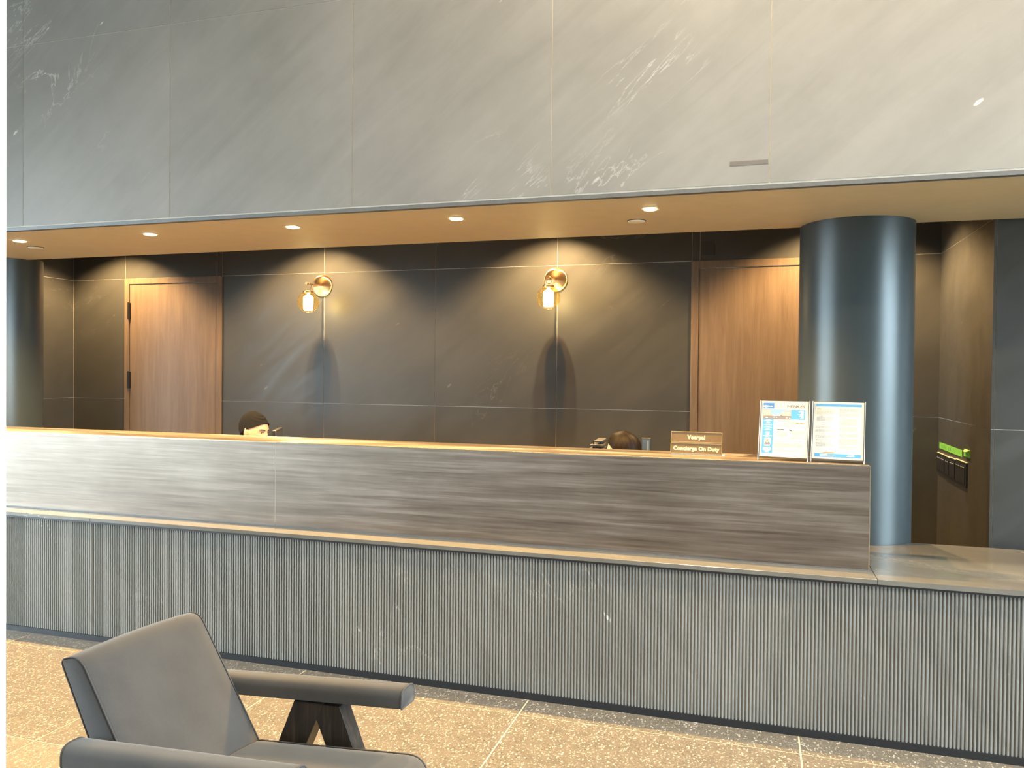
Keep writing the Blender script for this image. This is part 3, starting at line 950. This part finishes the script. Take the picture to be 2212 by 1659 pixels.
# ------------------------------------------------------------------ armchair in the foreground
CH = tag(empty('armchair', (-1.42, 2.02, 0), R(-4)), 'charcoal upholstered armchair with black V-shaped legs on the terrazzo', 'armchair')
CO = Vector((-1.42, 2.02, 0))
def softbox(name, pts_fn, mat, par, n=(10, 10, 6), r=.03):
    pass
def profile_extrude(name, prof, y0, y1, mat, par, crown=0.0, rnd=.008, pip=True, ny=10, crown_axis=None):
    """closed side profile (x,z) swept across y, side edges rounded and piped"""
    bm = bmesh.new()
    n = len(prof)
    cxm = sum(p[0] for p in prof) / n
    czm = sum(p[1] for p in prof) / n
    ys = [y0, y0 + rnd * .3, y0 + rnd] + [y0 + (y1 - y0) * k / ny for k in range(1, ny)] + [y1 - rnd, y1 - rnd * .3, y1]
    rings = []
    for k, y in enumerate(ys):
        e = min(y - y0, y1 - y)
        ins = 0.0 if e >= rnd - 1e-6 else rnd * (1 - math.sqrt(max(0, 1 - (1 - e / rnd) ** 2)))
        u = (y - y0) / (y1 - y0) * 2 - 1
        ring = []
        for i, (x, z) in enumerate(prof):
            a = Vector(prof[i - 1]); b_ = Vector(prof[(i + 1) % n])
            tn = (b_ - a).normalized()
            nm = Vector((tn.y, -tn.x))
            if nm.dot(Vector((x - cxm, z - czm))) < 0: nm = -nm
            px = Vector((x, z)) - nm * ins + nm * crown * (1 - u * u)
            ring.append(bm.verts.new((px.x, y, px.y)))
        rings.append(ring)
    for a, b_ in zip(rings, rings[1:]):
        for i in range(n):
            bm.faces.new((a[i], a[(i + 1) % n], b_[(i + 1) % n], b_[i]))
    bm.faces.new(rings[0])
    bm.faces.new(rings[-1])
    o = frombm(name, bm, mat, par, True)
    mark_sharp(o, 50)
    if pip:
        for y in (y0 + rnd * .25, y1 - rnd * .25):
            tube('piping', [(p[0], y, p[1]) for p in prof], .0024, PIPING, o, 6, True)
    return o
def rprof(corners, radii, seg=6):
    """polygon with rounded corners"""
    out = []
    n = len(corners)
    for i in range(n):
        p = Vector(corners[i]); a = Vector(corners[i - 1]); b_ = Vector(corners[(i + 1) % n])
        r = radii[i]
        da = (a - p).normalized(); db = (b_ - p).normalized()
        if r <= 0:
            out.append(tuple(p)); continue
        for k in range(seg + 1):
            t = k / seg
            q = (1 - t) ** 2 * (p + da * r) + 2 * t * (1 - t) * p + t * t * (p + db * r)
            out.append(tuple(q))
    # densify long runs
    res = []
    for i in range(len(out)):
        a = Vector(out[i]); b_ = Vector(out[(i + 1) % len(out)])
        res.append(tuple(a))
        m = int((b_ - a).length / .05)
        for k in range(1, m + 1):
            res.append(tuple(a + (b_ - a) * k / (m + 1)))
    return res
# local frame: x forward (towards +x world), y to the far side, origin at the chair's centre on the floor
yN0, yN1 = -.345, -.262       # near arm
yF0, yF1 = .215, .298         # far arm
# backrest
bp_ = rprof([(-.470, .733), (-.395, .755), (-.105, .300), (-.235, .290)], [.022, .045, .03, .03])
profile_extrude('backrest', bp_, -.252, .218, FABRIC, CH, .008, .010)
# seat cushion
sp_ = rprof([(-.150, .365), (.475, .425), (.490, .330), (-.150, .270)], [.03, .06, .03, .02])
profile_extrude('seat_cushion', sp_, -.252, .205, FABRIC, CH, .012, .012)
def arm(y0, y1):
    bm = bmesh.new()
    prof = rprof([(y0, .0), (y0, .060), (y1, .060), (y1, .0)], [.006, .032, .032, .006], 6)
    n = len(prof)
    xs = [-.355, -.352, -.345] + [-.345 + .72 * k / 10 for k in range(1, 10)] + [.375, .382, .385]
    rings = []
    for x in xs:
        e = min(x - xs[0], xs[-1] - x)
        sc = 1.0 if e >= .0099 else .93 + .07 * math.sqrt(1 - (1 - e / .01) ** 2)
        zb = .480 + (x + .395) * .0800
        ym, zm = (y0 + y1) / 2, .034
        rings.append([bm.verts.new((x, ym + (p[0] - ym) * sc, zb + zm + (p[1] - zm) * sc)) for p in prof])
    for a, b_ in zip(rings, rings[1:]):
        for i in range(n):
            bm.faces.new((a[i], a[(i + 1) % n], b_[(i + 1) % n], b_[i]))
    bm.faces.new(rings[0])
    bm.faces.new(rings[-1])
    o = frombm('armrest', bm, FABRIC, CH, True)
    mark_sharp(o, 50)
    for x in (-.3535, .3835):
        zb = .480 + (x + .395) * .0800
        ym = (y0 + y1) / 2
        tube('piping', [(x, ym + (p[0] - ym) * .975, zb + .034 + (p[1] - .034) * .975) for p in prof], .0028, PIPING, o, 6, True)
    return o
arm(yN0, yN1)
arm(yF0, yF1)
def vleg(y0, y1):
    t = .064
    for sgn, xt0, xt1 in ((-1, -.014, .096), (1, .046, .156)):
        bm = bmesh.new()
        # top at the arm underside, splayed down to the floor
        if sgn < 0: top = (xt0, xt1 + .0); bot = (xt0 - .215, xt0 - .215 + .095)
        else: top = (xt0 - .0, xt1); bot = (xt1 + .215 - .095, xt1 + .215)
        zt = .506
        pts = [(top[0], zt), (top[1], zt + .006), (bot[1], 0.0), (bot[0], 0.0)]
        q_ = .0015 if sgn > 0 else 0
        vs0 = [bm.verts.new((x, y0 + q_, z)) for x, z in pts]
        vs1 = [bm.verts.new((x, y1 + q_, z)) for x, z in pts]
        for i in range(4):
            bm.faces.new((vs0[i], vs0[(i + 1) % 4], vs1[(i + 1) % 4], vs1[i]))
        bm.faces.new(vs0)
        bm.faces.new(vs1)
        bmesh.ops.bevel(bm, geom=bm.edges[:], offset=.002, segments=1, affect='EDGES')
        frombm('leg', bm, BLACKW, CH)
vleg(yF0 + .012, yF1 - .014)
vleg(yN0 + .014, yN1 - .012)
box('cross_rail', .04, .10, yN1 - .015, yF0 + .015, .245, .325, BLACKW, CH, .003)
box('cross_rail', -.30, -.24, yN1 - .02, yF0 + .02, .262, .312, BLACKW, CH, .003)
for a, b_ in ((yN1 - .015, yN1 + .012), (yF0 - .012, yF0 + .015)):
    box('side_rail', -.27, .40, a, b_, .258, .300, BLACKW, CH, .003)

# ------------------------------------------------------------------ things on the worktop
mon = tag(empty('monitor', (-2.935, 4.44, .745), R(116)), 'black monitor on the worktop beside the person in the black head wrap', 'monitor')
box('screen_panel', -.15, .15, -.014, .014, .13, .452, BLACKP, mon, .006)
box('screen', -.14, .14, -.0155, -.0135, .142, .442, plain('dark_screen', (.05, .055, .06), .15), mon)
box('neck', -.03, .03, .012, .035, .01, .25, BLACKP, mon, .004)
box('base', -.12, .12, -.07, .11, 0, .012, BLACKP, mon, .004)
tray = tag(empty('letter_tray', (-.84, 4.37, .745), R(4)), 'stacked grey letter tray beside the dark-haired person', 'letter tray')
for k, (dx, zz) in enumerate(((0, 0.0), (.0, .12), (.0, .24), (.0, .34), (-.006, .405), (.0, .428), (.012, .452))):
    wd = (.05, .05, .05, .045, .040, .034, .022)[k]
    b0 = box('tier', -wd + dx, wd + dx, -.09, .09, zz, zz + .010, GREYP, tray, .002)
    box('tier_rim', -wd + dx - (.012 if k == 4 else 0), wd + dx, -.093, -.088, zz + .008, zz + .012, plain('pale_rim', (.30, .26, .22), .4), b0)
for sxx in (-.018, .018):
    for yy in (-.07, .07):
        box('post', sxx - .004, sxx + .004, yy - .004, yy + .004, 0, .46, DARK, tray)
tab = tag(empty('desk_display', (-.587, 4.46, .745), R(3)), 'small black desk display with a bluish screen', 'display')
box('housing', -.0275, .0275, -.008, .008, .20, .472, BLACKP, tab, .005)
box('screen', -.022, .022, -.0095, -.0075, .22, .464, plain('screen_painted_reflection', (.05, .075, .12), .15), tab)  # bluish reflection put into the screen colour
box('screen_glare', .004, .014, -.0099, -.0094, .25, .455, plain('painted_glare', (.12, .15, .20), .3), tab)  # glare painted as a paler strip over the screen
box('post', -.008, .008, -.006, .006, .01, .21, BLACKP, tab)
box('base', -.07, .07, -.06, .06, 0, .012, BLACKP, tab, .004)

# ------------------------------------------------------------------ people
def head_point(d):
    """surface point of a head (x forward, y left, z up; height about .235) along direction d"""
    x, y, z = d
    ax = .100 if x > 0 else .104
    p = Vector((x * ax, y * .077, z * .118))
    t = max(0.0, -p.z - .015) / .103
    p.y *= 1 - .42 * t * t
    if p.x > 0: p.x *= 1 - .10 * t
    else: p.x *= 1 - .35 * t
    if p.z > .03 and p.x > 0: p.x *= 1 - .10 * ((p.z - .03) / .09)
    if x > 0:
        def gss(cy_, cz_, sy_, sz_): return math.exp(-((p.y - cy_) / sy_) ** 2 - ((p.z - cz_) / sz_) ** 2)
        nose = gss(0, -.034, .013, .014) * .024 + gss(0, -.012, .010, .020) * .014
        brow = (gss(.03, .020, .022, .009) + gss(-.03, .020, .022, .009)) * .005
        sock = (gss(.032, .002, .017, .011) + gss(-.032, .002, .017, .011)) * .008
        lips = gss(0, -.066, .022, .008) * .006 + gss(0, -.080, .02, .006) * .004
        chin = gss(0, -.105, .022, .014) * .006
        cheek = (gss(.045, -.03, .02, .02) + gss(-.045, -.03, .02, .02)) * .003
        p.x += nose + brow - sock + lips + chin + cheek
    return p
def head_bm(bm, M, nu=56, nv=44):
    rings = []
    for j in range(1, nv):
        la = math.pi * j / nv - math.pi / 2
        rings.append([bm.verts.new(M @ head_point((math.cos(la) * math.cos(2 * math.pi * i / nu), math.cos(la) * math.sin(2 * math.pi * i / nu), math.sin(la)))) for i in range(nu)])
    bot = bm.verts.new(M @ head_point((0, 0, -1)))
    top = bm.verts.new(M @ head_point((0, 0, 1)))
    for a, b_ in zip(rings, rings[1:]):
        for i in range(nu):
            bm.faces.new((a[i], a[(i + 1) % nu], b_[(i + 1) % nu], b_[i]))
    for i in range(nu):
        bm.faces.new((rings[0][(i + 1) % nu], rings[0][i], bot))
        bm.faces.new((rings[-1][i], rings[-1][(i + 1) % nu], top))
    # ears
    for s in (-1, 1):
        er = []
        for j in range(9):
            la = math.pi * j / 8 - math.pi / 2
            er.append([bm.verts.new(M @ Vector((-.012 + .019 * math.cos(la) * math.cos(2 * math.pi * i / 14) - .25 * (.034 * math.sin(la)) * .5,
                       s * (.076 + .010 * math.cos(la) * math.sin(2 * math.pi * i / 14) + .004), -.008 + .034 * math.sin(la)))) for i in range(14)])
        for a, b_ in zip(er, er[1:]):
            for i in range(14):
                try: bm.faces.new((a[i], a[(i + 1) % 14], b_[(i + 1) % 14], b_[i]))
                except ValueError: pass

def skin_body(skel, radii, edges, root):
    me = bpy.data.meshes.new('skel')
    me.from_pydata([tuple(v) for v in skel], edges, [])
    o = bpy.data.objects.new('skel', me)
    COL.objects.link(o)
    md = o.modifiers.new('s', 'SKIN')
    md.use_smooth_shade = True
    for i, r in enumerate(radii):
        sv = me.skin_vertices[0].data[i]
        sv.radius = r if isinstance(r, tuple) else (r, r)
        sv.use_root = (i == root)
    ss = o.modifiers.new('d', 'SUBSURF')
    ss.levels = 2
    dg = bpy.context.evaluated_depsgraph_get()
    out = bpy.data.meshes.new_from_object(o.evaluated_get(dg))
    bpy.data.objects.remove(o, do_unlink=True)
    return out

def person(hx, hy, hz, yaw_body, yaw_head, pitch, roll, skinm, label, headgear):
    """seated figure; (hx,hy,hz) = head centre"""
    hl = Vector((.13, 0, 1.135))                 # head centre in body frame
    cb, sb = math.cos(yaw_body), math.sin(yaw_body)
    ox = hx - (hl.x * cb - hl.y * sb)
    oy = hy - (hl.x * sb + hl.y * cb)
    dz = hz - hl.z
    t = tag(empty('person', (ox, oy, 0), yaw_body), label, 'person')
    V = []; RA = []; E = []
    def node(p, r, par=None):
        V.append(Vector((p[0], p[1], p[2] + (dz if p[2] > .3 else 0)))); RA.append(r)
        if par is not None: E.append((par, len(V) - 1))
        return len(V) - 1
    pel = node((0, 0, .545), (.15, .115))
    s1 = node((.0, 0, .68), (.135, .10), pel)
    ch = node((.02, 0, .84), (.155, .11), s1)
    nb = node((.055, 0, .965), (.085, .07), ch)
    nk = node((.085, 0, 1.03), .054, nb)
    node((.105, 0, 1.09), .055, nk)
    for s in (-1, 1):
        sh = node((.035, s * .165, .925), .062, ch)
        el = node((.09, s * .235, .745 - dz), .046, sh)
        fa = node((.22, s * .195, .805 - dz), .038, el)
        wr = node((.345, s * .155, .792 - dz), .027, fa)
        pm = node((.385, s * .142, 0.789 - dz), (.034, .016), wr)
        pe = node((.425, s * .132, 0.787 - dz), (.036, .014), pm)
        for k, (ly, ln) in enumerate(((-.027, .062), (-.009, .074), (.009, .069), (.027, .054))):
            f1 = node((.452, s * (.130 + ly * s * s), 0.785 - dz), .0085, pe)
            f2 = node((.452 + ln * .55, s * (.128 + ly), 0.783 - dz), .008, f1)
            node((.452 + ln, s * (.126 + ly), 0.771 - dz), .0068, f2)
        t1 = node((.395, s * .095, 0.783 - dz), .0105, pm)
        t2 = node((.425, s * .078, 0.779 - dz), .0095, t1)
        node((.448, s * .074, 0.773 - dz), .008, t2)
        hp = node((.05, s * .095, .52), .090, pel)
        kn = node((.435, s * .125, .50), .064, hp)
        cf_ = node((.425, s * .125, .27), .055, kn)
        an = node((.42, s * .125, .085), .040, cf_)
        node((.56, s * .135, .040), .036, an)
    body = skin_body(V, RA, E, 0)
    bm = bmesh.new()
    bm.from_mesh(body)
    bmesh.ops.remove_doubles(bm, verts=bm.verts, dist=1e-5)
    bmesh.ops.holes_fill(bm, edges=[e for e in bm.edges if len(e.link_faces) == 1], sides=0)
    HM = Matrix.Translation((hl.x, hl.y, hz)) @ Matrix.Rotation(yaw_head - yaw_body, 4, 'Z') @ Matrix.Rotation(pitch, 4, 'Y') @ Matrix.Rotation(roll, 4, 'X')
    head_bm(bm, HM)
    bmesh.ops.recalc_face_normals(bm, faces=bm.faces)
    me = bpy.data.meshes.new('body')
    bm.to_mesh(me)
    bm.free()
    o = bpy.data.objects.new('tmp', me)
    COL.objects.link(o)
    md = o.modifiers.new('r', 'REMESH')
    md.mode = 'VOXEL'
    md.voxel_size = .0052
    md.use_smooth_shade = True
    sm = o.modifiers.new('sm', 'SMOOTH')
    sm.factor = .5
    sm.iterations = 2
    dg = bpy.context.evaluated_depsgraph_get()
    fin = bpy.data.meshes.new_from_object(o.evaluated_get(dg))
    bpy.data.objects.remove(o, do_unlink=True)
    fin.materials.clear()
    # keep only the one continuous surface
    b3 = bmesh.new()
    b3.from_mesh(fin)
    seen, best = set(), []
    for v0 in b3.verts:
        if v0 in seen: continue
        comp, stack = [], [v0]
        seen.add(v0)
        while stack:
            v = stack.pop()
            comp.append(v)
            for e in v.link_edges:
                w = e.other_vert(v)
                if w not in seen:
                    seen.add(w)
                    stack.append(w)
        if len(comp) > len(best): best = comp
    keep = set(best)
    bmesh.ops.delete(b3, geom=[v for v in b3.verts if v not in keep], context='VERTS')
    b3.to_mesh(fin)
    b3.free()
    bo = link('body', fin, skinm, t, True)
    # clothes: body faces of a zone, pushed out along the normals
    def wear(name, cond, off, mat):
        b2 = bmesh.new()
        b2.from_mesh(fin)
        b2.normal_update()
        dele = [f for f in b2.faces if not cond(f.calc_center_median())]
        bmesh.ops.delete(b2, geom=dele, context='FACES')
        for v in b2.verts: v.co += v.normal * off
        c = frombm(name, b2, mat, t, True)
        so = c.modifiers.new('thickness', 'SOLIDIFY')
        so.thickness = .003
        so.offset = -1
        return c
    hand = .345
    wear('jacket', lambda c: (c.z > .56 + dz and c.z < 1.012 + dz and c.x < .335 and not (c.x > .16 and abs(c.y) < .06)), .009, CLOTH_SHIRT)
    wear('trousers', lambda c: c.z <= .60 + dz and c.z > .075 and not (c.z > .69), .007, CLOTH_DK)
    wear('shoes', lambda c: c.z <= .085, .006, BLACKP)
    # face details
    def patch(name, pts, mat, par, th=.0):
        b2 = bmesh.new()
        b2.faces.new([b2.verts.new(HM @ Vector(p)) for p in pts])
        return frombm(name, b2, mat, par, True)
    def onface(y, z, off=.0015):
        # march to the head surface straight from the front
        best = None
        for i in range(-60, 61):
            d = Vector((1, y / .077 * .95, z / .118)).normalized()
        lo = head_point(Vector((math.sqrt(max(.02, 1 - (y / .077) ** 2 - (z / .118) ** 2)), y / .077, z / .118)))
        return (lo.x + off, lo.y, lo.z)
    for s in (-1, 1):
        ey = onface(s * .032, .002, .0)
        b2 = bmesh.new()
        bmesh.ops.create_uvsphere(b2, u_segments=16, v_segments=10, radius=.0115, matrix=HM @ Matrix.Translation((ey[0] - .0065, ey[1], ey[2])) @ Matrix.Diagonal((1, 1.1, .55, 1)))
        e = frombm('eye', b2, EYEW, bo, True)
        b2 = bmesh.new()
        bmesh.ops.create_uvsphere(b2, u_segments=12, v_segments=8, radius=.0052, matrix=HM @ Matrix.Translation((ey[0] + .0012, ey[1], ey[2] - .001)))
        frombm('iris', b2, EYEB, e, True)
        pts = []
        for k in range(9):
            u = k / 8
            pts.append(HM @ Vector(onface(s * (.014 + .036 * u), .019 + .006 * math.sin(u * 2.6), .003)))
        tube('eyebrow', pts, [.0014 + .0022 * math.sin(math.pi * (.15 + .8 * k / 8)) for k in range(9)], BROW, bo, 8)
        pts = [HM @ Vector(onface(s * (.020 + .026 * k / 8), .0055 + .003 * math.sin(math.pi * k / 8), .0045)) for k in range(9)]
        tube('eyelid', pts, .0016, BROW, bo, 6)
    pts = [HM @ Vector(onface(-.022 + .044 * k / 10, -.068 + .002 * math.cos((k / 10 - .5) * 9), .0025)) for k in range(11)]
    tube('lips', pts, [.001 + .0035 * math.sin(math.pi * k / 10) for k in range(11)], LIP, bo, 8)
    headgear(t, HM)
    return t

def cap_gear(t, HM):
    """close black wrap: rises over the crown, fuller at the back, lower edge dips from brow to behind the ear"""
    bm = bmesh.new()
    nu, nv = 72, 26
    rings = []
    for j in range(nv + 1):
        ring = []
        for i in range(nu):
            ph = 2 * math.pi * i / nu
            fr = math.cos(ph)
            lo = R(6 + 26 * max(0, fr) - 42 * max(0, -fr))
            la = lo + (math.pi / 2 - lo) * (j / nv)
            d = Vector((math.cos(la) * math.cos(ph), math.cos(la) * math.sin(ph), math.sin(la)))
            p = head_point(d)
            grow = .006 + .036 * max(0, -d.x) ** 1.1 * max(0, .60 + .7 * d.z) + .002 * max(0, d.z)
            fold = .0022 * math.sin(la * 26 + 3.2 * fr) * max(0, math.sin(math.pi * min(1, j / nv * 1.25))) * (0.4 + .6 * max(0, fr))
            edge = .004 * math.exp(-(j / 2.2) ** 2)
            p = p + d * (grow + fold + edge)
            ring.append(bm.verts.new(HM @ p))
        rings.append(ring)
    for a, b_ in zip(rings, rings[1:]):
        for i in range(nu):
            bm.faces.new((a[i], a[(i + 1) % nu], b_[(i + 1) % nu], b_[i]))
    bmesh.ops.remove_doubles(bm, verts=bm.verts, dist=.0006)
    o = frombm('head_wrap', bm, CLOTH_DK, t, True)
    so = o.modifiers.new('thickness', 'SOLIDIFY')
    so.thickness = .006
    so.offset = -1

HAIR_ = wood_mat('dark_brown_hair', (.004, .003, .002), (.008, .0055, .004), (.020, .013, .009), .5, 3.0)
HAIR = HAIR_
HAIR.node_tree.nodes['Principled BSDF'].inputs['Specular IOR Level'].default_value = .12
def hair_gear(t, HM):
    """smooth dark hair parted in the middle, drawn back over the ears"""
    bm = bmesh.new()
    nu, nv = 84, 30
    rings = []
    for j in range(nv + 1):
        ring = []
        for i in range(nu):
            ph = 2 * math.pi * i / nu
            fr = math.cos(ph)
            lo = R(46 * max(0, fr) ** .7 - 30 * (1 - max(0, fr)) - 20 * max(0, -fr))
            la = lo + (math.pi / 2 - lo) * (j / nv)
            d = Vector((math.cos(la) * math.cos(ph), math.cos(la) * math.sin(ph), math.sin(la)))
            p = head_point(d)
            part = math.exp(-(p.y / .006) ** 2) * (1 if p.x > -.03 else 0)
            grow = .008 + .006 * max(0, d.z) + .006 * max(0, -d.x) - .006 * part + .0012 * math.sin(ph * 34)
            ring.append(bm.verts.new(HM @ (p + d * grow)))
        rings.append(ring)
    for a, b_ in zip(rings, rings[1:]):
        for i in range(nu):
            bm.faces.new((a[i], a[(i + 1) % nu], b_[(i + 1) % nu], b_[i]))
    bmesh.ops.remove_doubles(bm, verts=bm.verts, dist=.0006)
    o = frombm('hair', bm, HAIR, t, True)
    so = o.modifiers.new('thickness', 'SOLIDIFY')
    so.thickness = .008
    so.offset = -1

person(-3.420, 4.90, 1.143, R(-53), R(-8), R(10), 0, SKIN, 'seated person in a black head wrap looking along the desk', cap_gear)
person(-.785, 4.90, 1.088, R(-127), R(-168), R(16), R(0), SKIN2, 'seated person with smooth dark hair bent over the worktop', hair_gear)

def office_chair(x, y, rz, zs, label):
    t = tag(empty('office_chair', (x, y, 0), rz), label, 'chair', 'office chairs behind the counter')
    box('seat', -.22, .24, -.23, .23, zs - .07, zs, CLOTH_DK, t, .025, 3)
    box('backrest', -.30, -.25, -.20, .20, zs + .10, zs + .42, CLOTH_DK, t, .02, 3)
    box('back_bar', -.275, -.245, -.03, .03, zs - .06, zs + .2, BLACKP, t)
    lathe('gas_lift', [(.028, .08), (.028, zs - .065)], DARK, t, 16)
    for k in range(5):
        a = 2 * math.pi * k / 5
        tube('spoke', [(0, 0, .095), (.27 * math.cos(a), .27 * math.sin(a), .065)], [.022, .014], BLACKP, t, 8)
        b2 = bmesh.new()
        bmesh.ops.create_uvsphere(b2, u_segments=12, v_segments=8, radius=.028, matrix=Matrix.Translation((.27 * math.cos(a), .27 * math.sin(a), .028)))
        frombm('castor', b2, BLACKP, t, True)
for (x, y, rz, zs, lb) in ((-3.503, 5.004, R(-53), .430, 'black office chair under the person in the head wrap'), (-.707, 5.004, R(-127), .376, 'black office chair under the dark-haired person')):
    office_chair(x, y, rz, zs, lb)
